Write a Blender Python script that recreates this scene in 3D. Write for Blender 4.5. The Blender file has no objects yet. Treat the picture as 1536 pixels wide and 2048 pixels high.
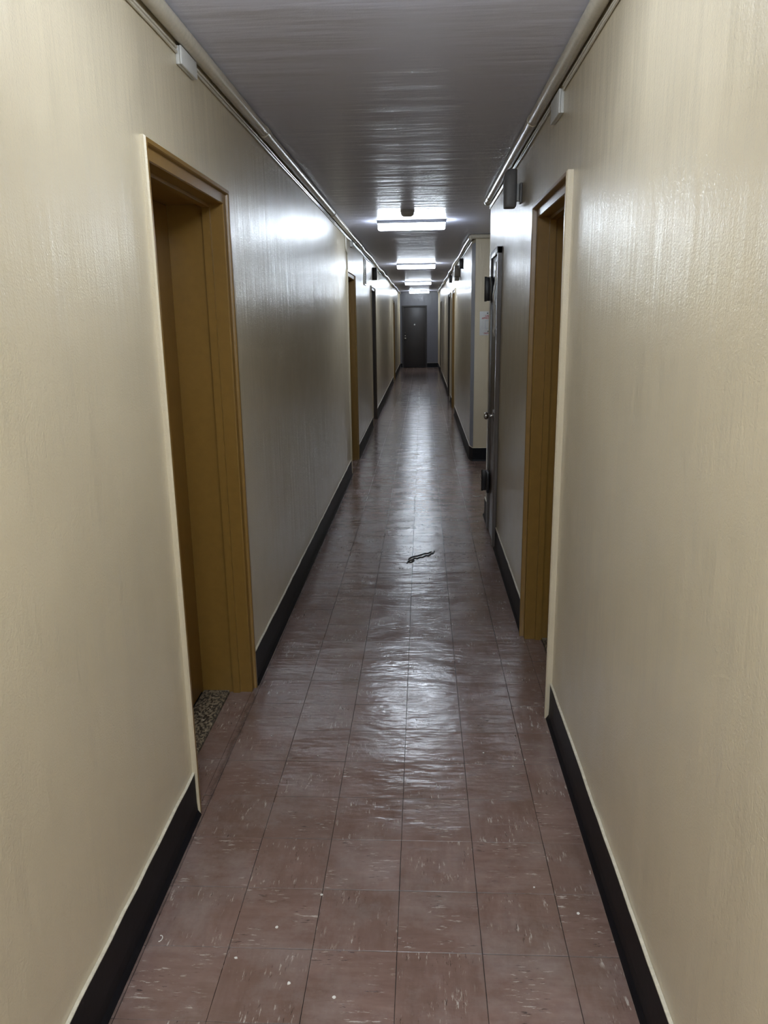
import bpy, bmesh, math, random
from mathutils import Vector, Matrix
random.seed(7)
C = bpy.context.scene.collection
SC = bpy.context.scene
PI = math.pi

# ------------------------------------------------------------------ camera
cd = bpy.data.cameras.new('camera')
cam = bpy.data.objects.new('camera', cd)
C.objects.link(cam)
SC.camera = cam
EYE = 1.649
YAW, PITCH, ROLL, FPX = .0515, .2441, .0142, 1543.1
cd.sensor_fit = 'HORIZONTAL'
cd.sensor_width = 36.0
cd.lens = FPX / 1536 * 36.0
cd.clip_start = .02
cd.clip_end = 100
_f = Vector((-math.sin(YAW) * math.cos(PITCH), math.cos(YAW) * math.cos(PITCH), -math.sin(PITCH)))
_x = Vector((math.cos(YAW), math.sin(YAW), 0))
_d = _f.cross(_x)
_x2 = math.cos(ROLL) * _x + math.sin(ROLL) * _d
_d2 = math.cos(ROLL) * _d - math.sin(ROLL) * _x
_m = Matrix((_x2, -_d2, -_f)).transposed().to_4x4()
_m.translation = Vector((0, 0, EYE))
cam.matrix_world = _m

# ------------------------------------------------------------------ world and exposure
w = bpy.data.worlds.new('world')
SC.world = w
w.use_nodes = True
w.node_tree.nodes['Background'].inputs[0].default_value = (.5, .55, .6, 1)
w.node_tree.nodes['Background'].inputs[1].default_value = .01
SC.view_settings.view_transform = 'Standard'
SC.view_settings.look = 'None'
SC.view_settings.gamma = 1
SC.view_settings.use_curve_mapping = False
SC.view_settings.exposure = 2.2
LAMP = 9.0                     # emission of the fluorescent lenses
LIGHT_Y = [-4.1, 1.85, 7.78, 13.6, 19.85, 26.2]
LIGHT_X = -.10

# ------------------------------------------------------------------ dimensions
ZC = 2.56
XL, XR, XF = -.785, .54, .572    # left wall, right wall, right wall beyond the alcove
Y0, Y1 = -5.5, 27.6
TILE = .2286
TX0, TY0 = -.0708, -.45 * TILE   # tile lattice
ALC0, ALC1, ALCX = 6.5, 9.12, 2.3
DL = [(2.30, 3.265), (8.33, 9.30), (12.20, 13.22), (21.1, 22.3)]     # outer casings, left
DR = [(2.99, 3.89)]
DRF = [(13.75, 14.85), (16.0, 17.2), (23.6, 24.6)]
CAS = .06                       # casing width
HEAD = 2.10                     # opening height

# ------------------------------------------------------------------ helpers
def tag(o, label=None, cat=None, group=None, kind=None):
    if label: o['label'] = label
    if cat: o['category'] = cat
    if group: o['group'] = group
    if kind: o['kind'] = kind
    return o

def link(o, parent=None):
    C.objects.link(o)
    if parent: o.parent = parent
    return o

def empty(name, loc=(0, 0, 0)):
    o = bpy.data.objects.new(name, None)
    o.location = loc
    o.empty_display_size = .05
    return link(o)

class MB:
    def __init__(s):
        s.v, s.f, s.m, s.sm = [], [], [], []
    def add(s, vs, fs, mi=0, smooth=False):
        k = len(s.v)
        s.v += [tuple(v) for v in vs]
        for f in fs:
            s.f.append([i + k for i in f]); s.m.append(mi); s.sm.append(smooth)
        return s
    def box(s, a, b, mi=0):
        (x0, y0, z0), (x1, y1, z1) = a, b
        return s.add([(x0,y0,z0),(x1,y0,z0),(x1,y1,z0),(x0,y1,z0),(x0,y0,z1),(x1,y0,z1),(x1,y1,z1),(x0,y1,z1)],
              [(0,3,2,1),(4,5,6,7),(0,1,5,4),(1,2,6,5),(2,3,7,6),(3,0,4,7)], mi)
    def tube(s, pts, r, n=12, mi=0, caps=True, rs=None):
        pts = [Vector(p) for p in pts]
        vs, fs = [], []
        ref = None
        for i, p in enumerate(pts):
            t = (pts[min(i+1, len(pts)-1)] - pts[max(i-1, 0)]).normalized()
            if ref is None:
                ref = Vector((0,0,1)) if abs(t.z) < .9 else Vector((1,0,0))
            a = t.cross(ref).normalized(); b = a.cross(t).normalized()
            rr = rs[i] if rs else r
            for k in range(n):
                q = 2*PI*k/n
                vs.append(p + a*math.cos(q)*rr + b*math.sin(q)*rr)
        for i in range(len(pts)-1):
            for k in range(n):
                k2 = (k+1) % n
                fs.append((i*n+k, i*n+k2, (i+1)*n+k2, (i+1)*n+k))
        s.add(vs, fs, mi, True)
        if caps:
            L = len(pts)-1
            s.add(vs[:n], [tuple(range(n))[::-1]], mi)
            s.add(vs[L*n:], [tuple(range(n))], mi)
        return s
    def lathe(s, prof, c, axis='Z', n=24, mi=0):
        """prof: list of (radius, height) along the axis from c"""
        vs, fs = [], []
        for r, h in prof:
            for k in range(n):
                q = 2*PI*k/n; a, b = r*math.cos(q), r*math.sin(q)
                if axis == 'Z': p = (c[0]+a, c[1]+b, c[2]+h)
                elif axis == 'X': p = (c[0]+h, c[1]+a, c[2]+b)
                else: p = (c[0]+a, c[1]+h, c[2]+b)
                vs.append(p)
        for i in range(len(prof)-1):
            for k in range(n):
                k2 = (k+1) % n
                fs.append((i*n+k, i*n+k2, (i+1)*n+k2, (i+1)*n+k))
        fs.append(tuple(range(n))[::-1]); fs.append(tuple(range((len(prof)-1)*n, len(prof)*n)))
        return s.add(vs, fs, mi, True)
    def loft(s, rings, mi=0, smooth=False, closed=True, caps=True):
        n = len(rings[0]); vs = [p for r in rings for p in r]; fs = []
        for i in range(len(rings)-1):
            for k in range(n if closed else n-1):
                k2 = (k+1) % n
                fs.append((i*n+k, i*n+k2, (i+1)*n+k2, (i+1)*n+k))
        if caps and closed:
            fs.append(tuple(range(n))[::-1]); fs.append(tuple(range((len(rings)-1)*n, len(rings)*n)))
        return s.add(vs, fs, mi, smooth)
    def mesh(s, name, mats, bevel=0, seg=2, sharp=35):
        me = bpy.data.meshes.new(name)
        me.from_pydata(s.v, [], s.f)
        for m in (mats if isinstance(mats, (list, tuple)) else [mats]): me.materials.append(m)
        for p, mi, sm in zip(me.polygons, s.m, s.sm):
            p.material_index = mi; p.use_smooth = sm
        bm = bmesh.new(); bm.from_mesh(me)
        bmesh.ops.remove_doubles(bm, verts=bm.verts, dist=1e-6)
        if bevel:
            ed = [e for e in bm.edges if len(e.link_faces) == 2 and e.calc_face_angle(0) > math.radians(30)]
            bmesh.ops.bevel(bm, geom=ed, offset=bevel, segments=seg, affect='EDGES', profile=.5)
        bmesh.ops.recalc_face_normals(bm, faces=bm.faces)
        for e in bm.edges:
            if len(e.link_faces) == 2 and e.calc_face_angle(0) > math.radians(sharp): e.smooth = False
        if bevel:
            for f in bm.faces: f.smooth = True
        bm.to_mesh(me); bm.free()
        return me
    def build(s, name, mats, parent=None, bevel=0, seg=2, loc=None):
        o = bpy.data.objects.new(name, s.mesh(name, mats, bevel, seg))
        link(o, parent)
        if loc: o.location = loc
        elif parent is not None: o.matrix_parent_inverse = Matrix.Translation(-parent.location)
        return o

# ------------------------------------------------------------------ materials
class NT:
    def __init__(s, name):
        s.mat = bpy.data.materials.new(name); s.mat.use_nodes = True
        s.t = s.mat.node_tree; s.b = s.t.nodes['Principled BSDF']
        s.pos = s.t.nodes.new('ShaderNodeNewGeometry').outputs['Position']
    def node(s, kind, **kw):
        n = s.t.nodes.new(kind)
        for k, v in kw.items(): setattr(n, k, v)
        return n
    def li(s, a, b):
        if hasattr(a, 'links') or hasattr(a, 'is_linked'): s.t.links.new(a, b)
        else: b.default_value = a
    def math(s, op, a, b=0.0, c=0.0, clamp=False):
        n = s.node('ShaderNodeMath', operation=op, use_clamp=clamp)
        s.li(a, n.inputs[0]); s.li(b, n.inputs[1]); s.li(c, n.inputs[2]); return n.outputs[0]
    def vmul(s, v, sc):
        n = s.node('ShaderNodeVectorMath', operation='MULTIPLY')
        s.li(v, n.inputs[0]); n.inputs[1].default_value = sc; return n.outputs[0]
    def vadd(s, v, u):
        n = s.node('ShaderNodeVectorMath', operation='ADD')
        s.li(v, n.inputs[0]); s.li(u, n.inputs[1]); return n.outputs[0]
    def noise(s, vec, scale, detail=2, rough=.5):
        n = s.node('ShaderNodeTexNoise')
        s.li(vec, n.inputs['Vector']); n.inputs['Scale'].default_value = scale
        n.inputs['Detail'].default_value = detail; n.inputs['Roughness'].default_value = rough
        return n.outputs[0]
    def rng(s, x, a, b, c=0., d=1., smooth=False):
        n = s.node('ShaderNodeMapRange'); n.clamp = True
        if smooth: n.interpolation_type = 'SMOOTHSTEP'
        s.li(x, n.inputs[0])
        for i, v in enumerate((a, b, c, d)): s.li(v, n.inputs[i+1])
        return n.outputs[0]
    def mix(s, f, a, b):
        n = s.node('ShaderNodeMix', data_type='RGBA')
        s.li(f, n.inputs[0])
        s.li(a if hasattr(a, 'is_linked') else (*a, 1), n.inputs[6])
        s.li(b if hasattr(b, 'is_linked') else (*b, 1), n.inputs[7])
        return n.outputs[2]
    def bump(s, h, dist, strength=1.0, prev=None):
        n = s.node('ShaderNodeBump'); n.inputs['Strength'].default_value = strength
        n.inputs['Distance'].default_value = dist
        s.li(h, n.inputs['Height'])
        if prev is not None: s.li(prev, n.inputs['Normal'])
        return n.outputs[0]
    def out(s, color=None, rough=None, normal=None, metal=None, spec=None, coat=None, coat_r=None):
        if color is not None: s.li(color if hasattr(color, 'is_linked') else (*color, 1), s.b.inputs['Base Color'])
        if rough is not None: s.li(rough, s.b.inputs['Roughness'])
        if normal is not None:
            s.li(normal, s.b.inputs['Normal']); s.li(normal, s.b.inputs['Coat Normal'])
        if metal is not None: s.b.inputs['Metallic'].default_value = metal
        if spec is not None: s.b.inputs['IOR'].default_value = spec
        if coat is not None: s.b.inputs['Coat Weight'].default_value = coat
        if coat_r is not None: s.b.inputs['Coat Roughness'].default_value = coat_r
        return s.mat

def wall_paint(name, col, rough=.42, amp=1.0, ior=1.75):
    n = NT(name)
    streak = n.noise(n.vmul(n.pos, (1.0, 1.0, .08)), 17, 3, .6)      # trowel ripples, long in z
    broad = n.noise(n.vmul(n.pos, (1.0, 1.0, .35)), 3.2, 2, .5)
    fine = n.noise(n.pos, 190, 2, .6)
    nrm = n.bump(broad, .012*amp, .8)
    nrm = n.bump(streak, .0036*amp, 1, nrm)
    nrm = n.bump(fine, .0015, .8, nrm)
    mott = n.rng(n.noise(n.pos, 1.7, 4, .6), .3, .75)
    c = n.mix(mott, tuple(v*.93 for v in col), tuple(min(1, v*1.05) for v in col))
    scuff = n.rng(n.noise(n.vmul(n.pos, (1, 1, .5)), 9, 5, .7), .66, .78)
    c = n.mix(n.math('MULTIPLY', scuff, .10), c, tuple(v*.6 for v in col))
    return n.out(c, n.rng(n.noise(n.pos, 6, 3), .3, .7, rough*.85, rough*1.2), nrm, spec=ior, coat=.5, coat_r=.12)

def ceiling_paint():
    n = NT('glossy_ceiling_paint')
    r1 = n.noise(n.vmul(n.pos, (.16, 1.0, 1)), 9, 3, .55)
    r2 = n.noise(n.vmul(n.pos, (.35, 1.0, 1)), 3, 2, .5)
    fine = n.noise(n.pos, 150, 2, .6)
    nrm = n.bump(r2, .014, .8); nrm = n.bump(r1, .0065, 1, nrm); nrm = n.bump(fine, .0005, .5, nrm)
    return n.out((.76, .79, .98), .42, nrm, spec=1.55, coat=.12, coat_r=.2)

def plain(name, col, rough=.5, metal=0, var=.08, bump=.0004, scale=60, ior=1.5):
    n = NT(name)
    f = n.noise(n.pos, scale, 3, .6)
    c = n.mix(n.rng(f, .3, .7), tuple(v*(1-var) for v in col), tuple(min(1, v*(1+var)) for v in col))
    return n.out(c, rough, n.bump(f, bump, .6), metal=metal, spec=ior)

def tile_mat():
    n = NT('marbled_vinyl_tile')
    sub = n.vadd(n.pos, (-TX0, -TY0, 0))
    cell = n.vmul(sub, (1/TILE, 1/TILE, 0))
    fl = n.node('ShaderNodeVectorMath', operation='FLOOR'); n.li(cell, fl.inputs[0])
    wn = n.node('ShaderNodeTexWhiteNoise', noise_dimensions='2D'); n.li(fl.outputs[0], wn.inputs['Vector'])
    sep = n.node('ShaderNodeSeparateXYZ'); n.li(fl.outputs[0], sep.inputs[0])
    par = n.math('FLOORED_MODULO', n.math('ADD', sep.outputs[0], sep.outputs[1]), 2.0)
    A = n.vadd(n.vmul(n.pos, (20, 120, 1)), wn.outputs['Color'])
    B = n.vadd(n.vmul(n.pos, (120, 20, 1)), wn.outputs['Color'])
    mv = n.node('ShaderNodeMix', data_type='VECTOR')
    n.li(par, mv.inputs[0]); n.li(A, mv.inputs[4]); n.li(B, mv.inputs[5])
    vec = mv.outputs[1]
    off = n.vadd(vec, n.vmul(wn.outputs['Color'], (7, 9, 0)))
    v1 = n.noise(off, 1.0, 4, .68)
    v2 = n.noise(n.vadd(off, (31, 17, 5)), 1.15, 4, .66)
    msk = n.rng(n.noise(n.pos, 9, 2, .6), .47, .60)
    white = n.math('MULTIPLY', n.rng(v1, .59, .645), msk)
    dark = n.math('MULTIPLY', n.rng(v2, .615, .68), msk)
    tone = n.rng(n.noise(n.vadd(off, (3, 8, 0)), .35, 3, .6), .25, .75)
    base = n.mix(tone, (.195, .120, .098), (.255, .166, .138))
    base = n.mix(n.math('MULTIPLY', wn.outputs['Value'], .35), base, (.165, .104, .082))
    # worn, scuffed patches and brown dirt, in world space
    worn = n.rng(n.noise(n.pos, 3.3, 6, .72), .46, .80)
    dirt = n.rng(n.noise(n.vadd(n.pos, (5, 3, 0)), 2.6, 5, .7), .42, .74)
    base = n.mix(n.math('MULTIPLY', dirt, .62), base, (.110, .068, .046))
    base = n.mix(n.math('MULTIPLY', worn, .55), base, (.36, .31, .29))
    base = n.mix(n.math('MULTIPLY', dark, .8), base, (.022, .015, .012))
    base = n.mix(n.math('MULTIPLY', white, .8), base, (.52, .46, .40))
    # black grime along the skirting
    px = n.node('ShaderNodeSeparateXYZ'); n.li(n.pos, px.inputs[0])
    wob = n.math('MULTIPLY', n.noise(n.pos, 14, 4, .7), .07)
    gl = n.rng(n.math('ABSOLUTE', n.math('SUBTRACT', n.math('ADD', px.outputs[0], wob), XL+.056)), 0.0, .014, 1, 0)
    base = n.mix(n.math('MULTIPLY', gl, .45), base, (.018, .017, .018))
    # dirt packed in the joints between tiles
    fr = n.node('ShaderNodeVectorMath', operation='FRACTION'); n.li(cell, fr.inputs[0])
    sf = n.node('ShaderNodeSeparateXYZ'); n.li(fr.outputs[0], sf.inputs[0])
    ex = n.math('MINIMUM', sf.outputs[0], n.math('SUBTRACT', 1.0, sf.outputs[0]))
    ey = n.math('MINIMUM', sf.outputs[1], n.math('SUBTRACT', 1.0, sf.outputs[1]))
    ed = n.math('MULTIPLY', n.math('MINIMUM', ex, ey), TILE)
    jw = n.rng(n.noise(n.vadd(n.pos, (9, 2, 0)), 7, 3, .6), .35, .7, .0010, .0032)
    jd = n.rng(ed, 0.0, jw, 1, 0)
    jd = n.math('MULTIPLY', jd, n.rng(n.noise(n.vadd(n.pos, (1, 7, 0)), 4, 3, .6), .35, .65, .35, 1))
    base = n.mix(n.math('MULTIPLY', jd, .9), base, (.022, .014, .012))
    rough = n.rng(n.noise(n.pos, 5, 4, .65), .3, .7, .13, .25)
    rough = n.math('ADD', rough, n.math('ADD', n.math('MULTIPLY', worn, .06), n.math('MULTIPLY', jd, .3)))
    wave = n.noise(n.vmul(n.pos, (.45, 1.0, 1)), 7, 3, .55)
    wave2 = n.noise(n.pos, 34, 2, .6)
    rip = n.noise(n.vmul(n.pos, (.22, 1.0, 1)), 30, 3, .6)
    nrm = n.bump(wave, .008, .9); nrm = n.bump(rip, .0015, .9, nrm); nrm = n.bump(wave2, .0007, .8, nrm)
    nrm = n.bump(n.math('ADD', white, n.math('MULTIPLY', dark, -1.0)), .0003, .6, nrm)
    return n.out(base, rough, nrm, spec=1.68)

def terrazzo():
    n = NT('speckled_stone_threshold')
    a = n.noise(n.vmul(n.pos, (1, .6, 1)), 85, 3, .7)
    b = n.noise(n.vadd(n.pos, (3, 4, 5)), 60, 3, .7)
    c = n.mix(n.rng(a, .46, .54), (.045, .034, .025), (.26, .21, .14))
    c = n.mix(n.rng(b, .60, .66), c, (.50, .44, .33))
    return n.out(c, .55, n.bump(a, .0008, .7))

def emis(name, col, s):
    m = bpy.data.materials.new(name); m.use_nodes = True
    b = m.node_tree.nodes['Principled BSDF']
    b.inputs['Base Color'].default_value = (.8, .8, .8, 1)
    b.inputs['Emission Color'].default_value = (*col, 1); b.inputs['Emission Strength'].default_value = s
    return m

M = dict(
    wall=wall_paint('cream_gloss_wall_paint', (.635, .548, .385), .36),
    endwall=wall_paint('slate_grey_wall_paint', (.10, .10, .125), .4),
    guard=plain('blue_grey_strip_paint', (.36, .38, .43), .35),
    ceil=ceiling_paint(),
    pipe=plain('cream_gloss_pipe_paint', (.56, .51, .41), .24, ior=1.6, bump=.00005),
    gold=plain('ochre_brown_gloss_paint', (.225, .125, .027), .30, var=.05, bump=.0003, scale=25, ior=1.55),
    dbrown=plain('dark_brown_gloss_paint', (.060, .040, .026), .30, var=.05, bump=.0003, scale=25, ior=1.55),
    enddoor=plain('charcoal_brown_door_paint', (.040, .035, .034), .40, var=.05),
    black=plain('black_vinyl', (.0045, .0045, .0065), .5, var=.3, bump=.0008, scale=30, ior=1.33),
    dirt=plain('dark_joint_grime', (.02, .016, .013), .8, var=.3),
    tile=tile_mat(), stone=terrazzo(),
    white=plain('white_plastic', (.62, .62, .60), .4, var=.03),
    offwhite=plain('aged_white_plastic', (.48, .46, .42), .45, var=.05),
    grey=plain('grey_plastic', (.21, .21, .22), .45, var=.05),
    chrome=plain('brushed_steel', (.62, .60, .57), .18, metal=1, var=.05),
    blackmetal=plain('black_painted_steel', (.014, .012, .013), .35, var=.2),
    sleeve=plain('glossy_plastic_sleeved_paper', (.72, .71, .68), .22, var=.06, bump=.0008, scale=40, ior=1.6),
    taupe=plain('taupe_brown_gloss_paint', (.125, .105, .092), .30, var=.05, bump=.0003, scale=25, ior=1.6),
    paper=plain('white_paper', (.66, .65, .62), .5, var=.06, bump=.001, scale=40),
    chip=plain('paint_chip_white', (.75, .72, .66), .6),
    ridge=plain('pale_paint_ridge', (.60, .55, .43), .45, var=.15, bump=.001),
    red=plain('red_print', (.45, .03, .04), .5), ink=plain('black_print', (.03, .03, .03), .5),
    bluegrey=plain('pale_blue_print', (.42, .47, .53), .5),
    lens=emis('lit_fluorescent_lens', (.80, .895, 1.0), LAMP),
    metalwhite=plain('grey_enamel_metal', (.20, .20, .20), .45),
)

# ------------------------------------------------------------------ setting: walls, ceiling, floor slab
def wall_with_doors(name, xface, side, segs, doors, mat, extra=None, kind='structure'):
    """side=-1: the wall body lies at smaller x than the face"""
    m = MB(); xb = xface + side*.32
    a, b = segs
    cur = a
    lo, hi = min(xface, xb), max(xface, xb)
    for d0, d1 in doors:
        i0, i1 = d0+.012, d1-.012
        m.box((lo, cur, -.006), (hi, i0, ZC))
        m.box((lo, i0, HEAD+CAS-.012), (hi, i1, ZC))
        cur = i1
    m.box((lo, cur, -.006), (hi, b, ZC))
    if extra: extra(m)
    o = m.build(name, mat)
    return tag(o, kind=kind)

wall_with_doors('wall_left', XL, -1, (Y0, Y1), DL, M['wall'])
def right_extra(m):
    m.box((XR+.32, ALC0-.15, -.006), (ALCX, ALC0, ZC))              # the near return of the alcove
wall_with_doors('wall_right', XR, 1, (Y0, ALC0), DR, M['wall'], right_extra)
# wall beyond the alcove, with its chamfered corner and the face that looks at the camera
CH = .028
m = MB()
m.loft([[(XF, ALC1+.17, z), (XF+CH, ALC1, z), (ALCX, ALC1, z), (ALCX, ALC1+.32, z), (XF, ALC1+.32, z)] for z in (-.006, ZC)])
cur = ALC1+.32
for d0, d1 in DRF:
    m.box((XF, cur, -.006), (XF+.32, d0+.012, ZC)); m.box((XF, d0+.012, HEAD+CAS-.012), (XF+.32, d1-.012, ZC)); cur = d1-.012
m.box((XF, cur, -.006), (XF+.32, Y1, ZC))
tag(m.build('wall_right', M['wall']), kind='structure')
tag(MB().box((ALCX, ALC0-.15, -.006), (ALCX+.1, ALC1+.32, ZC)).build('wall_alcove', M['wall']), kind='structure')
tag(MB().box((XL-.32, Y0-.2, -.006), (XR+.32, Y0, ZC)).build('wall_back', M['wall']), kind='structure')
# end wall with opening for its door
ED0, ED1, EDZ = -.705, .165, 2.115
m = MB()
m.box((XL-.32, Y1, -.006), (ED0+.01, Y1+.25, ZC)); m.box((ED1-.01, Y1, -.006), (XF+.32, Y1+.25, ZC)); m.box((ED0+.01, Y1, EDZ-.01), (ED1-.01, Y1+.25, ZC))
tag(m.build('wall_end', M['endwall']), kind='structure')
tag(MB().box((XL-.32, Y0-.2, ZC), (ALCX+.1, Y1+.25, ZC+.12)).build('ceiling', M['ceil']), kind='structure')
floor = tag(MB().box((XL-.4, Y0-.2, -.12), (ALCX+.1, Y1+.25, -.006)).build('floor', M['dirt']), kind='structure')

# ------------------------------------------------------------------ floor tiles
def tile_verts(x0, x1, y0, y1, j=.0006, zt=0.0):
    b = .0005; zb = -.006
    X0, X1, Yy0, Yy1 = x0+j, x1-j, y0+j, y1-j
    return ([(X0,Yy0,zb),(X1,Yy0,zb),(X1,Yy1,zb),(X0,Yy1,zb),
             (X0,Yy0,zt-b),(X1,Yy0,zt-b),(X1,Yy1,zt-b),(X0,Yy1,zt-b),
             (X0+b,Yy0+b,zt),(X1-b,Yy0+b,zt),(X1-b,Yy1-b,zt),(X0+b,Yy1-b,zt)],
            [(8,9,10,11),(4,5,9,8),(5,6,10,9),(6,7,11,10),(7,4,8,11),(0,1,5,4),(1,2,6,5),(2,3,7,6),(3,0,4,7)])
_tc = {}
def tile_obj(x0, x1, y0, y1):
    key = (round(x1-x0, 4), round(y1-y0, 4))
    if key not in _tc:
        hx, hy = key[0]/2, key[1]/2
        m = MB(); m.add(*tile_verts(-hx, hx, -hy, hy)); _tc[key] = m.mesh('tile', M['tile'])
    o = bpy.data.objects.new('tile', _tc[key])
    o.location = ((x0+x1)/2, (y0+y1)/2, random.uniform(-.0007, 0))
    o.rotation_euler = (random.gauss(0, .0022), random.gauss(0, .0015), 0)
    link(o, floor)
far = MB()
def right_limit(y):
    return XR if y < ALC0 else (ALCX if y < ALC1 else XF)
cuts_y = [ALC0, ALC1]
rows = []
n0 = int((Y0 - TY0)//TILE)
k = n0
while TY0 + k*TILE < Y1:
    a, b = max(Y0, TY0+k*TILE), min(Y1, TY0+(k+1)*TILE)
    cs = [a] + [c for c in cuts_y if a < c < b] + [b]
    for i in range(len(cs)-1): rows.append((k, cs[i], cs[i+1]))
    k += 1
count = 0
for k, a, b in rows:
    xr = right_limit((a+b)/2)
    c = int(math.floor((XL-TX0)/TILE))
    while TX0 + c*TILE < xr:
        x0, x1 = max(XL, TX0+c*TILE), min(xr, TX0+(c+1)*TILE)
        if x1-x0 > .006 and b-a > .004:
            if 5 <= k <= 38 and x1 < 1.1 and count < 280:
                tile_obj(x0, x1, a, b); count += 1
            else:
                far.add(*tile_verts(x0, x1, a, b, zt=random.uniform(-.0005, 0)))
        c += 1
# tiles running on into the door recesses, up to the stone saddles
for d0, d1 in DL + [(-9, -8)]:
    if d0 < 0: continue
    kk = int((d0+CAS-TY0)//TILE)
    while TY0+kk*TILE < d1-CAS:
        a, b = max(d0+CAS, TY0+kk*TILE), min(d1-CAS, TY0+(kk+1)*TILE)
        if b-a > .004:
            if d0 < 9: tile_obj(XL-.10, XL, a, b)
            else: far.add(*tile_verts(XL-.10, XL, a, b))
        kk += 1
for (d0, d1), xw in [(d, XR) for d in DR] + [(d, XF) for d in DRF]:
    kk = int((d0+CAS-TY0)//TILE)
    while TY0+kk*TILE < d1-CAS:
        a, b = max(d0+CAS, TY0+kk*TILE), min(d1-CAS, TY0+(kk+1)*TILE)
        if b-a > .004:
            if d0 < 9: tile_obj(xw, xw+.085, a, b)
            else: far.add(*tile_verts(xw, xw+.085, a, b))
        kk += 1
tag(far.build('tile', M['tile'], floor), kind='stuff')

# ------------------------------------------------------------------ doors in the long walls
def casing(xw, side, d0, d1, bead=.016):
    """hollow steel frame: profile (u outward from the opening, v out of the wall) swept round the opening"""
    a, b, z = d0+CAS, d1-CAS, HEAD
    prof = [(0, -.235), (0, -.085), (.0, -.083), (-.012, -.0815), (-.012, -.052), (0, -.0505), (0, -.001), (.003, .003), (.038, .004), (.040, bead-.003), (.043, bead), (.055, bead), (CAS, bead-.005), (CAS, -.012), (.03, -.012), (.03, -.235)]
    prof = [(u if u > -.001 else u, v) for u, v in prof]
    m = MB(); n = len(prof)
    ring = []
    for u, v in prof:
        x = xw - side*v
        ring.append([(x, a-u, -.005), (x, a-u, z+u), (x, b+u, z+u), (x, b+u, -.005)])
    for i in range(n):
        j = (i+1) % n
        for q in range(3):
            m.add([ring[i][q], ring[i][q+1], ring[j][q+1], ring[j][q]], [(0, 1, 2, 3)], 1 if 11 <= i <= 12 else 0)
    m.add([r[0] for r in ring], [tuple(range(n))]); m.add([r[3] for r in ring], [tuple(range(n))])
    return m

def knob_mb(p, nx):
    """round knob with rose, axis along x, nx = direction it sticks out"""
    m = MB()
    prof = [(.030, 0), (.030, .004), (.013, .007), (.010, .022), (.012, .030), (.022, .036), (.027, .046), (.026, .056), (.018, .064), (.004, .067)]
    m.lathe([(r, h*nx) for r, h in prof], p, 'X', 20)
    return m

def hall_door(name, xw, side, d0, d1, paint, label, bead=.016, wallmat='wall', slab=None):
    root = empty(name, (xw, (d0+d1)/2, 0))
    tag(root, label=label, kind='structure')
    casing(xw, side, d0, d1, bead).build('door_frame', [M[paint], M[wallmat]], root)
    xs = xw + side*.236
    a, b = d0+CAS+.002, d1-CAS-.002
    lo, hi = sorted((xs-side*.012, xs+side*.03))
    MB().box((lo, a, .012), (hi, b, HEAD-.003)).build('door_slab', M[slab or paint], root, bevel=.0015)
    nx = -side
    kb = knob_mb((xs-side*.012, a+.07, .98), nx).build('door_knob', M['chrome'], root)
    x0, x1 = sorted((xw+side*(.10 if side < 0 else .085), xw+side*.224))
    th = MB(); th.box((x0+.003, a, -.0059), (x1-.001, b, .009)); th.build('threshold', M['stone'], root, bevel=.003)
    return root

hall_door('door_1', XL, -1, *DL[0], 'gold', 'ochre brown painted door recessed in the left wall, nearest the viewer')
hall_door('door_2', XL, -1, *DL[1], 'gold', 'ochre brown door recess second along the left wall, before the louvred grille')
hall_door('door_3', XL, -1, *DL[2], 'dbrown', 'dark brown door recess third along the left wall, past the louvred grille')
hall_door('door_4', XL, -1, *DL[3], 'gold', 'ochre door recess farthest along the left wall')
hall_door('door_5', XR, 1, *DR[0], 'gold', 'ochre brown door recess nearest on the right wall with a cream front edge', bead=.025)
hall_door('door_6', XF, 1, *DRF[0], 'gold', 'ochre door recess first on the right wall beyond the alcove')
hall_door('door_7', XF, 1, *DRF[1], 'dbrown', 'dark brown door recess second on the right wall beyond the alcove')
hall_door('door_8', XF, 1, *DRF[2], 'dbrown', 'door recess last on the right wall by the end of the corridor')

# ------------------------------------------------------------------ the door in the end wall
root = empty('door_9', ((ED0+ED1)/2, Y1, 0)); tag(root, label='charcoal brown flush door in the grey end wall of the corridor', kind='structure')
m = MB()
prof = [(0, .10), (0, -.012), (.018, -.016), (.020, -.006), (.042, -.006), (.045, -.018), (.055, -.018), (.055, .02), (.03, .02), (.03, .10)]
a, b, z = ED0+.055, ED1-.055, EDZ-.055
ring = [[(a-u, Y1+v, -.005), (a-u, Y1+v, z+u), (b+u, Y1+v, z+u), (b+u, Y1+v, -.005)] for u, v in prof]
for i in range(len(prof)):
    j = (i+1) % len(prof)
    for q in range(3): m.add([ring[i][q], ring[i][q+1], ring[j][q+1], ring[j][q]], [(0,1,2,3)])
m.add([r[0] for r in ring], [tuple(range(len(prof)))]); m.add([r[3] for r in ring], [tuple(range(len(prof)))])
m.build('door_frame', M['enddoor'], root)
MB().box((a+.003, Y1+.02, .03), (b-.003, Y1+.065, z-.003)).build('door_slab', M['enddoor'], root, bevel=.002)
MB().box((a+.001, Y1-.01, -.0059), (b-.001, Y1+.09, .024)).build('threshold', M['black'], root, bevel=.003)
MB().lathe([(.033, 0), (.033, -.006), (.026, -.009), (.026, -.012)], (-.27, Y1+.02, 1.475), 'Y', 20).build('viewer_ring', M['blackmetal'], root)
MB().lathe([(.025, 0), (.025, -.004), (.016, -.008), (.004, -.009)], (-.27, Y1+.008, 1.470), 'Y', 16).build('door_viewer', M['white'], root)
for zz, rr in ((1.20, .012), (1.10, .020)):
    MB().lathe([(rr, 0), (rr, -.012), (rr*.6, -.018)], (-.595, Y1+.02, zz), 'Y', 16).build('lock_cylinder', M['chrome'], root)
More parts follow.
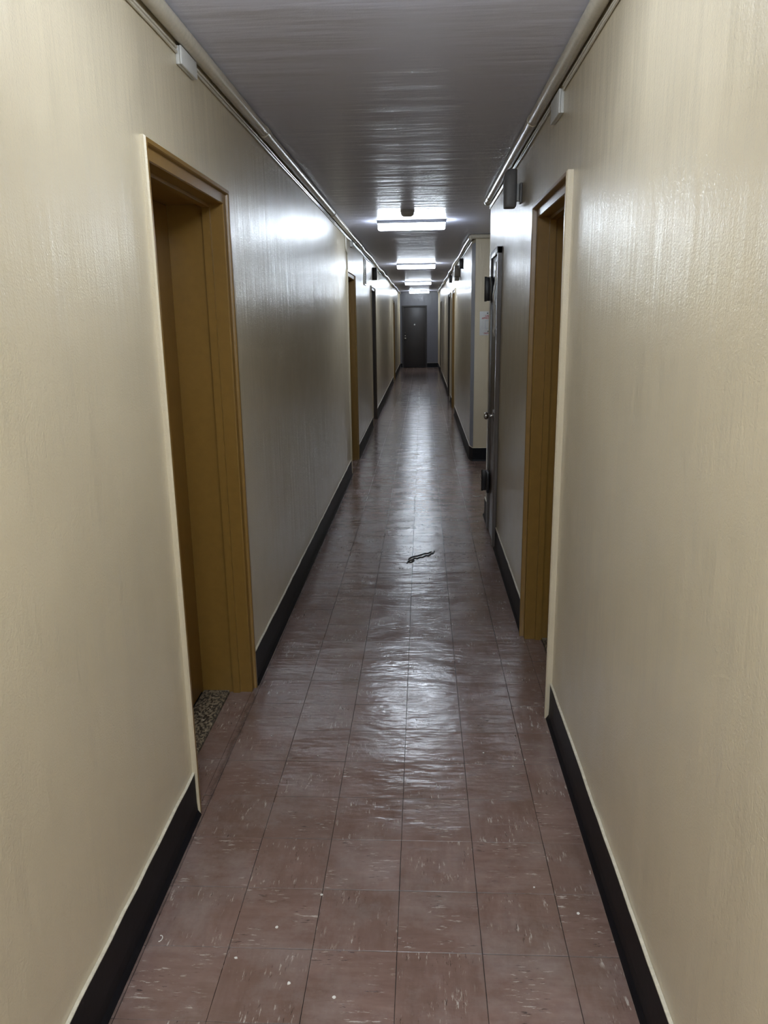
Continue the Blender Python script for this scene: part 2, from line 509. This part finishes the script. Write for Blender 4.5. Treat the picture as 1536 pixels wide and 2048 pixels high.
MB().lathe([(.032, 0), (.032, -.005), (.012, -.012), (.012, -.03), (.027, -.045), (.024, -.060), (.006, -.066)], (-.595, Y1+.02, 1.01), 'Y', 18).build('door_knob', M['chrome'], root)

# ------------------------------------------------------------------ narrow surface door at the alcove corner
SD0, SD1, SDX = 5.50, 6.05, .510
root = empty('narrow_service_door', (XR, SD0, 0))
tag(root, 'narrow brown service door with black hinges on the right wall beside the alcove', 'door')
m = MB()
m.box((SDX, SD0, .012), (XR, SD0+.045, 2.12)); m.box((SDX, SD1-.04, .012), (XR, SD1, 2.12)); m.box((SDX, SD0, 2.075), (XR, SD1, 2.12))
m.build('door_frame', M['taupe'], root, bevel=.002)
MB().box((SDX+.012, SD0+.048, .02), (XR, SD1-.043, 2.072)).build('door_slab', M['dbrown'], root, bevel=.002)
for z0, z1, o in ((1.775, 1.945, 0), (.33, .49, 0)):
    h = MB(); h.box((SDX-.042, SD1-.055, z0), (SDX-.001, SD1-.035, z1)); h.box((SDX-.012, SD1-.16, z0), (SDX+.006, SD1-.04, z1))
    hg = h.build('hinge', M['blackmetal'], root, bevel=.002)
    tag(hg, label='black hinge')
    MB().tube([(SDX-.038, SD1-.045, z0-.004), (SDX-.038, SD1-.045, z1+.004)], .009, 12).build('hinge_pin', M['blackmetal'], hg)
kn = knob_mb((SDX-.0, SD0+.12, .965), -1).build('door_knob', M['chrome'], root); tag(kn, label='round steel knob')
MB().box((SDX-.003, SD0+.105, .925), (SDX+.008, SD0+.135, 1.005)).build('strike_plate', M['taupe'], root, bevel=.001)
# torn paper notice taped to it
m = MB(); rings = []
for i in range(26):
    t = i/25; z = 2.045 - t*.52
    yA = SD0+.055 + .012*math.sin(t*5) + .02*t; yB = SD0+.20 + .010*math.sin(t*7+1) - .03*t
    off = .004 + .014*math.sin(t*PI)**2 + .004*math.sin(t*17) + (.012 if t > .9 else 0)
    row = []
    for q in range(6):
        s_ = q/5
        row.append((SDX+.0095 - off - .010*math.sin(s_*PI)*(.4+t*.6), yA+(yB-yA)*s_, z + .004*math.sin(s_*9+i)))
    rings.append(row)
m.loft(rings, smooth=True, closed=False, caps=False)
o = m.build('paper_notice', M['sleeve'])
tag(o, 'long curled white paper notice taped to the narrow service door', 'paper')
md = o.modifiers.new('thickness', 'SOLIDIFY'); md.thickness = .0006

# ------------------------------------------------------------------ blue-grey corner strip beyond the alcove
tag(MB().loft([[(XF-.005, ALC1+.168, z), (XF+CH-.005, ALC1-.004, z), (XF+CH-.0007, ALC1-.0007, z), (XF-.0007, ALC1+.1695, z)] for z in (.17, 2.47)], closed=True).build('corner_guard', M['guard']),
    'pale blue-grey strip running up the wall corner beyond the alcove', 'corner guard')

# ------------------------------------------------------------------ skirting
BH = .16
def base_run(m, mr, pts, side):
    """pts: plan polyline of the wall face; side: +1 room lies to +normal"""
    prof = [(0, 0), (.021, 0), (.018, .006), (.010, .018), (.008, .05), (.008, BH-.004), (.005, BH), (0, BH)]
    P = [Vector((p[0], p[1])) for p in pts]
    out = []
    for i, p in enumerate(P):
        nn = Vector((0, 0)); 
        ns = []
        if i > 0: d = (P[i]-P[i-1]).normalized(); ns.append(Vector((d.y, -d.x))*side)
        if i < len(P)-1: d = (P[i+1]-P[i]).normalized(); ns.append(Vector((d.y, -d.x))*side)
        if len(ns) == 2:
            nn = (ns[0]+ns[1]); nn = nn/ max(.2, nn.dot(ns[0]))
        else: nn = ns[0]
        out.append((p, nn))
    rings = []; r2 = []
    for p, nn in out:
        w_ = random.uniform(-.0015, .0015)
        rings.append([(p.x+nn.x*u, p.y+nn.y*u, z_ + (w_*2 if z_ > .1 else 0)) for u, z_ in prof])
        h = BH + w_*2
        t = random.uniform(.0008, .003)
        r2.append([(p.x+nn.x*.0005, p.y+nn.y*.0005, h-.001), (p.x+nn.x*.0092, p.y+nn.y*.0092, h-.002), (p.x+nn.x*.0085, p.y+nn.y*.0085, h+t*.4), (p.x+nn.x*.0005, p.y+nn.y*.0005, h+t)])
    m.loft(rings); mr.loft(r2)

def sub(p0, p1, step=.09):
    d = (Vector(p1)-Vector(p0)); n = max(1, min(120, int(d.length/step)))
    return [tuple(Vector(p0)+d*i/n) for i in range(n+1)]

def make_base(name, runs):
    m, mr = MB(), MB()
    for pts, side in runs: base_run(m, mr, pts, side)
    o = m.build(name, M['black']); tag(o, kind='structure')
    r = mr.build('paint_ridge', M['ridge'], o)
    tag(r, label='pale ragged paint line along the top')

lruns = []; cur = Y0
for d0, d1 in DL: lruns.append((sub((XL, cur), (XL, d0-.001)), 1)); cur = d1+.001
lruns.append((sub((XL, cur), (XL, Y1)), 1))
make_base('baseboard_left', lruns)
make_base('baseboard_right', [(sub((XR, Y0), (XR, DR[0][0]-.001)), -1), (sub((XR, DR[0][1]+.001), (XR, SD0-.002)), -1),
    (sub((XR, SD1+.002), (XR, ALC0)) + [(XR+.05, ALC0), (ALCX, ALC0)], -1)])
c2 = [(ALCX, ALC1)] + [(XF+CH, ALC1), (XF, ALC1+.17)]
runs = [(c2 + sub((XF, ALC1+.25), (XF, DRF[0][0]-.001)), -1)]
for i, (d0, d1) in enumerate(DRF):
    nx = DRF[i+1][0]-.001 if i+1 < len(DRF) else Y1
    runs.append((sub((XF, d1+.001), (XF, nx)), -1))
make_base('baseboard_right', runs)
make_base('baseboard_end', [([(ED1+.002, Y1), (XF-.021, Y1)], 1), ([(XL+.021, Y1), (ED0-.002, Y1)], 1)])

# ------------------------------------------------------------------ pipes and cables below the ceiling
def wob(y, ph):
    a = min(1, max(0, (y-8)/5))
    return a*(.011*math.sin(y*1.15+ph) + .006*math.sin(y*2.3+ph*2))
def pipe(name, pts, label, r, joints, n=14, mat='pipe', cat='pipe'):
    root = empty(name, (pts[0][0], pts[0][1], pts[0][2])); tag(root, label, cat)
    MB().tube(pts, r, n).build('pipe_run', M[mat], root)
    for y in joints:
        near = min(range(len(pts)), key=lambda i: abs(pts[i][1]-y))
        p = pts[near]
        MB().tube([(p[0], y-.035, p[2]), (p[0], y-.033, p[2]), (p[0], y+.033, p[2]), (p[0], y+.035, p[2])], r, n, rs=[r*.98, r+.0035, r+.0035, r*.98]).build('coupling', M[mat], root)
    return root
RP = .0255
ys = [Y0+.01] + [i*.5 for i in range(-10, 16)] + [8+i*.25 for i in range(0, 78)] + [27.55]
pipe('ceiling_pipe', [(XL+RP+.002+abs(wob(y, .4)), y, ZC-RP-.002-abs(wob(y, 1.6))) for y in ys],
     'cream painted pipe along the top of the left wall', RP, [4.02, 6.95, 9.95, 12.9])
ysr = [Y0+.01] + [i*.5 for i in range(-10, 13)] + [6.44]
rp = pipe('ceiling_pipe', [(XR-RP-.002, y, ZC-RP-.002) for y in ysr],
     'cream painted pipe along the top of the near right wall, ending at the alcove', RP, [3.95, 6.25])
MB().tube([(XR-RP-.002, 6.42, ZC-RP-.002), (XR-RP-.002, 6.47, ZC-RP-.002), (XR-RP-.002, 6.49, ZC-RP-.002)], RP, 14, rs=[RP+.004, RP+.004, RP*.6]).build('end_cap', M['pipe'], rp)
ys2 = [ALC1+.03] + [9.4+i*.25 for i in range(0, 73)] + [27.55]
pipe('ceiling_pipe', [(XF-RP-.002-abs(wob(y, 2.2)), y, ZC-RP-.002-abs(wob(y, .9))) for y in ys2],
     'cream painted pipe along the right wall beyond the alcove', RP, [10.9, 15])
pipe('ceiling_pipe', [(ALCX-.01, ALC1-RP-.002, ZC-RP-.002), (XF-RP, ALC1-RP-.002, ZC-RP-.002)], 'cream pipe across the top of the alcove rear face', RP, [])
def cable(pts, label, r=.0048):
    o = MB().tube(pts, r, 8).build('surface_cable', M['pipe']); tag(o, label, 'cable')
def cab(xw, s, z, ya, yb, ph):
    out = []; y = ya
    while y < yb: out.append((xw+s*.0055, y, z+.0016*math.sin(y*2.1+ph)+.001*math.sin(y*5+ph) - abs(wob(y, .7))*.6)); y += .2
    return out + [(xw+s*.0055, yb, z)]
ZP = ZC-2*RP-.004
cable(cab(XL, 1, ZP-.006, Y0+.01, 2.70, 0), 'thin painted cable under the left ceiling pipe, upper of the two, before the junction box')
cable(cab(XL, 1, ZP-.006, 2.885, 17.0, 0), 'thin painted cable under the left ceiling pipe, upper of the two, beyond the junction box')
cable(cab(XL, 1, ZP-.020, Y0+.01, 2.70, 1), 'thin painted cable under the left ceiling pipe, lower of the two, before the junction box')
cable(cab(XL, 1, ZP-.020, 2.885, 11.9, 1), 'thin painted cable under the left ceiling pipe, lower of the two, beyond the junction box')
cable(cab(XR, -1, ZP-.006, Y0+.01, 3.245, 0), 'thin painted cable under the right ceiling pipe, upper of the two, before the junction box')
cable(cab(XR, -1, ZP-.006, 3.445, 6.49, 0), 'thin painted cable under the right ceiling pipe, upper of the two, beyond the junction box')
cable(cab(XR, -1, ZP-.020, Y0+.01, 3.245, 2), 'thin painted cable under the right ceiling pipe, lower of the two, before the junction box')
cable(cab(XR, -1, ZP-.020, 3.445, 6.49, 2), 'thin painted cable under the right ceiling pipe, lower of the two, beyond the junction box')
cable(cab(XF, -1, ZP-.010, ALC1+.18, 15.0, 1), 'thin painted cable under the ceiling pipe beyond the alcove')
# drop cable to the second left door
o = MB().tube([(XL+.006, 8.28, ZP-.03), (XL+.006, 8.28, 2.36), (XL+.007, 8.30, 2.34), (XL+.006, 8.38, 2.33), (XL+.006, 8.40, 2.31), (XL+.006, 8.41, HEAD+CAS+.002)], .006, 8).build('surface_cable', M['pipe'])
tag(o, 'painted drop cable from the ceiling pipe to the top of the second left door', 'cable')

# ------------------------------------------------------------------ boxes and devices on the walls
def junction(xw, s, y0, y1, z0, z1, label):
    root = empty('junction_box', (xw, (y0+y1)/2, z0)); tag(root, label, 'box')
    a, b = sorted((xw, xw+s*.012)); MB().box((a, y0, z0), (b, y1, z1)).build('box_body', M['white'], root, bevel=.002)
    a, b = sorted((xw+s*.012, xw+s*.021)); MB().box((a, y0-.001, z0-.001), (b, y1+.001, z1+.001)).build('cover', M['white'], root, bevel=.004)
junction(XL, 1, 2.705, 2.88, 2.452, 2.528-.022, 'white rectangular junction box high on the near left wall')
junction(XR, -1, 3.25, 3.44, 2.405, 2.49, 'white rectangular junction box high on the near right wall')
root = empty('cable_box', (XL, 8.9, 2.42)); tag(root, 'small white cable box above the second left door', 'box')
MB().box((XL, 8.80, 2.425), (XL+.022, 8.93, 2.488)).build('box_body', M['white'], root, bevel=.003)
MB().box((XL+.022, 8.805, 2.43), (XL+.027, 8.925, 2.483)).build('cover', M['white'], root, bevel=.002)

# rounded grey wall device with bracket on the right wall
GY = 4.55
root = empty('wall_sounder', (XR, GY, 2.24)); tag(root, 'rounded grey plastic alarm device standing off the right wall below the pipe', 'alarm')
m = MB(); rings = []
hh = [(0, .86), (.006, .95), (.02, 1), (.10, 1.0), (.17, .97), (.192, .86), (.207, .62), (.212, .40)]
for z_, k_ in hh:
    r = []
    top = z_ > .15
    for q in range(24):
        an = 2*PI*q/24
        ca, sa = math.cos(an), math.sin(an)
        ex = abs(ca)**.55*(1 if ca > 0 else -1); ey = abs(sa)**.55*(1 if sa > 0 else -1)
        xx = .480 + ex*.036*(k_ if not top else 1) ; yy = GY + ey*.052*k_
        if top and ex < 0: xx = .480 + ex*.036*k_**1.6
        r.append((xx, yy, 2.236+z_*.93))
    rings.append(r)
m.loft(rings, smooth=True); m.build('housing', M['grey'], root)
MB().box((.5155, GY-.018, 2.27), (XR, GY+.018, 2.36)).build('bracket', M['white'], root, bevel=.002)
MB().box((.5265, GY-.075, 2.25), (XR, GY-.02, 2.355)).build('back_block', M['grey'], root, bevel=.006)  # grey block against the wall, a darker second lobe beside the bracket

# louvred grille on the left wall
VY0, VY1, VZ0, VZ1 = 10.80, 11.12, 2.11, 2.47
root = empty('wall_grille', (XL, VY0, VZ0)); tag(root, 'cream louvred ventilation grille high on the left wall between doors', 'vent')
m = MB(); t = .022
m.box((XL, VY0, VZ0), (XL+.012, VY0+t, VZ1)); m.box((XL, VY1-t, VZ0), (XL+.012, VY1, VZ1)); m.box((XL, VY0+t, VZ0), (XL+.012, VY1-t, VZ0+t)); m.box((XL, VY0+t, VZ1-t), (XL+.012, VY1-t, VZ1))
m.build('frame', M['wall'], root)
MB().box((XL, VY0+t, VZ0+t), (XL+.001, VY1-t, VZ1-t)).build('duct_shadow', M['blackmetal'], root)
nl = 11
for i in range(nl):
    z_ = VZ0+t+.005+(VZ1-VZ0-2*t)*(i+.3)/nl
    MB().loft([[(XL+.002, y, z_+.010), (XL+.011, y, z_-.002), (XL+.012, y, z_), (XL+.003, y, z_+.013)] for y in (VY0+t+.001, VY1-t-.001)]).build('slat', M['wall'], root)

# projecting dark box beyond the grille
root = empty('projecting_sign', (XL, 12.7, 2.27)); tag(root, 'small dark flag sign projecting from left wall before the dark brown door', 'sign')
MB().box((XL, 12.68, 2.26), (XL+.075, 12.72, 2.45)).build('sign_panel', M['blackmetal'], root, bevel=.003)
MB().box((XL, 12.72, 2.30), (XL+.012, 12.76, 2.42)).build('mount', M['white'], root, bevel=.002)
# two devices beyond the alcove
root = empty('emergency_light', (XF, 12.3, 2.2)); tag(root, 'pale emergency light box high on right wall beyond the alcove', 'lamp')
MB().box((XF-.085, 12.2, 2.27), (XF, 12.46, 2.43)).build('case', M['offwhite'], root, bevel=.01)
MB().lathe([(.02, 0), (.035, -.02), (.038, -.05), (.03, -.055)], (XF-.045, 12.26, 2.27), 'Z', 16).build('lamp_head', M['offwhite'], root)
MB().lathe([(.02, 0), (.035, -.02), (.038, -.05), (.03, -.055)], (XF-.045, 12.40, 2.27), 'Z', 16).build('lamp_head', M['offwhite'], root)
for y, zz, lab in ((11.4, 2.40, 'thin dark bracket sign on the right wall before the emergency light'), (16.0-.3, 2.40, 'thin dark bracket sign on the right wall between the brown recesses')):
    root = empty('projecting_sign', (XF, y, zz-.08)); tag(root, lab, 'sign')
    MB().box((XF-.05, y, zz-.07), (XF, y+.02, zz+.07)).build('sign_panel', M['blackmetal'], root, bevel=.003)
    MB().box((XF-.012, y+.02, zz-.05), (XF, y+.05, zz+.05)).build('mount', M['white'], root, bevel=.002)

# printed sign on the face beyond the alcove
SX, SZ0, SZ1 = .655, 1.46, 1.727
root = empty('wall_notice', (SX, ALC1, SZ0)); tag(root, 'white notice with red print on the cream face beyond the alcove', 'sign')
MB().box((SX, ALC1-.004, SZ0), (SX+.178, ALC1, SZ1)).build('panel', M['white'], root, bevel=.001)
def text(body, x, z, size, mat, parent, name='lettering'):
    cu = bpy.data.curves.new(name, 'FONT'); cu.body = body; cu.size = size; cu.align_x = 'CENTER'; cu.extrude = .0004; cu.offset = .0006
    ob = bpy.data.objects.new(name, cu); C.objects.link(ob)
    ob.location = (x, ALC1-.0046, z); ob.rotation_euler = (PI/2, 0, 0)
    bpy.context.view_layer.update()
    me = bpy.data.meshes.new_from_object(ob.evaluated_get(bpy.context.evaluated_depsgraph_get()))
    me.transform(ob.matrix_world)
    bpy.data.objects.remove(ob)
    me.materials.clear(); me.materials.append(mat)
    o = link(bpy.data.objects.new(name, me), parent); o.matrix_parent_inverse = Matrix.Translation(-parent.location)
    return o
text('USE', SX+.088, SZ1-.062, .030, M['red'], root)
text('APPROVED', SX+.088, SZ1-.085, .026, M['red'], root)
text('CAUTION', SX+.088, SZ0+.018, .018, M['red'], root)
MB().lathe([(.007, 0), (.007, -.001)], (SX+.088, ALC1-.0042, SZ1-.022), 'Y', 12).build('emblem', M['ink'], root)
MB().lathe([(.007, 0), (.007, -.001)], (SX+.096, ALC1-.0042, SZ0+.045), 'Y', 12).build('emblem', M['ink'], root)
m = MB(); x0, x1, z0, z1, t = SX+.062, SX+.125, SZ0+.075, SZ0+.165, .0035
m.box((x0, ALC1-.0052, z0), (x0+t, ALC1-.0041, z1)); m.box((x1-t, ALC1-.0052, z0), (x1, ALC1-.0041, z1)); m.box((x0, ALC1-.0052, z0), (x1, ALC1-.0041, z0+t)); m.box((x0, ALC1-.0052, z1-t), (x1, ALC1-.0041, z1))
m.build('printed_frame', M['bluegrey'], root)

# ------------------------------------------------------------------ ceiling lights and smoke detector
names = {7.78: 'lit fluorescent ceiling fixture nearest the viewer, behind the smoke detector', 13.6: 'lit fluorescent ceiling fixture, second from the viewer',
         19.85: 'lit fluorescent ceiling fixture, third from the viewer', 26.2: 'lit fluorescent ceiling fixture farthest away, before the end wall',
         1.85: 'lit fluorescent ceiling fixture just above the viewer, out of frame', -4.1: 'lit fluorescent ceiling fixture behind the viewer'}
for y in LIGHT_Y:
    root = empty('ceiling_light', (LIGHT_X, y, ZC)); tag(root, names[y], 'ceiling light', 'fluorescent fixtures along the corridor ceiling')
    m = MB(); m.box((-.325, -.066, -.028), (.325, .066, 0)); m.build('housing', M['metalwhite'], root, bevel=.003, loc=(0, 0, 0))
    m = MB(); rings = []
    for x, k_ in ((-.318, .80), (-.312, .95), (-.302, 1), (.302, 1), (.312, .95), (.318, .80)):
        rings.append([(x, ca*.062*k_, -.028 - sa*.056*k_) for ca, sa in [(-1, 0), (-1, .35), (-.95, .7), (-.8, .93), (-.5, 1), (0, 1.02), (.5, 1), (.8, .93), (.95, .7), (1, .35), (1, 0)]])
    m.loft(rings, smooth=True); m.build('lens', M['lens'], root, loc=(0, 0, 0))
root = empty('ceiling_light', (LIGHT_X, -.5, ZC)); tag(root, 'added long fill light in the form of a fixture, unseen above and behind the viewer', 'ceiling light')  # added unseen fill light, brightens the nearest walls and floor
MB().box((LIGHT_X-.15, -1.15, ZC-.03), (LIGHT_X+.15, .15, ZC)).build('housing', M['metalwhite'], root, bevel=.003)
m = MB(); rings = []
for y, k_ in ((-1.14, .8), (-1.13, .95), (-1.12, 1), (.12, 1), (.13, .95), (.14, .8)):
    rings.append([(LIGHT_X+ca*.14*k_, y, ZC-.03-sa*.07*k_) for ca, sa in [(-1, 0), (-1, .35), (-.95, .7), (-.8, .93), (-.5, 1), (0, 1.02), (.5, 1), (.8, .93), (.95, .7), (1, .35), (1, 0)]])
m.loft(rings, smooth=True); m.build('lens', M['lens'], root)
root = empty('smoke_detector', (-.125, 7.05, ZC)); tag(root, 'round smoke detector on the ceiling in front of the nearest light', 'smoke detector')
MB().lathe([(.060, 0), (.060, -.016), (.054, -.020)], (-.125, 7.05, ZC), 'Z', 28).build('base', M['offwhite'], root)
MB().lathe([(.054, -.020), (.056, -.030), (.050, -.044), (.036, -.052), (.004, -.054)], (-.125, 7.05, ZC), 'Z', 28).build('cover', M['offwhite'], root)

# trims at the end of the corridor
for i, (xa, xb) in enumerate(((XL, XL+.03), (XF-.035, XF))):
    o = MB().box((xa, 26.9, .17), (xb, 27.0, 2.50)).build('trim_%d' % (i+1), M['wall'], bevel=.003); tag(o, kind='structure')

# ------------------------------------------------------------------ things on the floor
# torn gouge in the vinyl: ragged dark flakes
m = MB()
def flake(pts, w0):
    rr = random.Random(len(pts)*7+int(w0*1e4)); rings = []
    for i, (x, y) in enumerate(pts):
        ww = w0*rr.uniform(.35, 1.3)*(.35 if i in (0, len(pts)-1) else 1)
        rings.append([(x-.003, y+ww, .0006), (x+.003, y-ww, .0006), (x+.003, y-ww*.5, .0035), (x-.003, y+ww*.4, .0055)])
    m.loft(rings)
flake([(-.105, 5.16), (-.09, 5.20), (-.075, 5.20), (-.058, 5.25), (-.04, 5.235), (-.02, 5.27), (0, 5.265), (.02, 5.31), (.04, 5.30), (.058, 5.35), (.078, 5.37), (.085, 5.42)], .013)
flake([(-.10, 5.22), (-.085, 5.26), (-.06, 5.29), (-.035, 5.30), (-.01, 5.33), (.015, 5.36), (.035, 5.355), (.06, 5.40)], .007)
flake([(-.11, 5.13), (-.10, 5.165), (-.082, 5.15), (-.06, 5.19)], .009)
tag(m.build('torn_vinyl_flake', M['black']), 'ragged black torn strip lying on the shiny floor tiles mid corridor', 'debris')
o = MB().tube([(.478+.085*t/8, 7.23-.05*math.sin(t/8*PI)*.8, .004+.006*(t/8)**2) for t in range(9)], .0032, 8).build('plastic_strip', M['white'])
tag(o, 'thin curved white plastic strip on the floor by the alcove', 'debris')
chips = [(-.726, 1.748, 1), (.34, 2.623, 0), (-.41, 2.677, 0), (.236, 2.714, 0), (.391, 2.669, 0), (-.345, 1.614, 1), (-.224, 1.576, 1), (-.41, 1.80, 2), (-.62, 2.82, 0), (.44, 1.88, 1), (.33, 1.98, 0), (-.30, 1.93, 1), (-.50, 1.69, 2)]
for x, y, kd in chips:
    m = MB()
    if (x, y) == (-.726, 1.748):
        m.tube([(.007*math.cos(q*.5-1.6), .011*math.sin(q*.5-1.6), .0016) for q in range(8)], .0013, 6)
    else:
        s_ = .0035 if kd == 0 else .005
        pts = [(s_*math.cos(q*PI/3+x*9)*random.uniform(.6, 1.2), s_*math.sin(q*PI/3+x*9)*random.uniform(.6, 1.2)) for q in range(6)]
        m.loft([[(a, b, z_) for a, b in pts] for z_ in (0, .0015)])
    o = m.build('paint_chip', M['chip'], loc=(x, y, .0002))
    if (x, y) == (-.726, 1.748): tag(o, 'tiny curled white paint shaving near the left skirting in the foreground', 'debris')
    else: tag(o, 'tiny white paint chip lying on the brown floor tiles', 'debris', 'tiny white paint chips scattered on the floor')
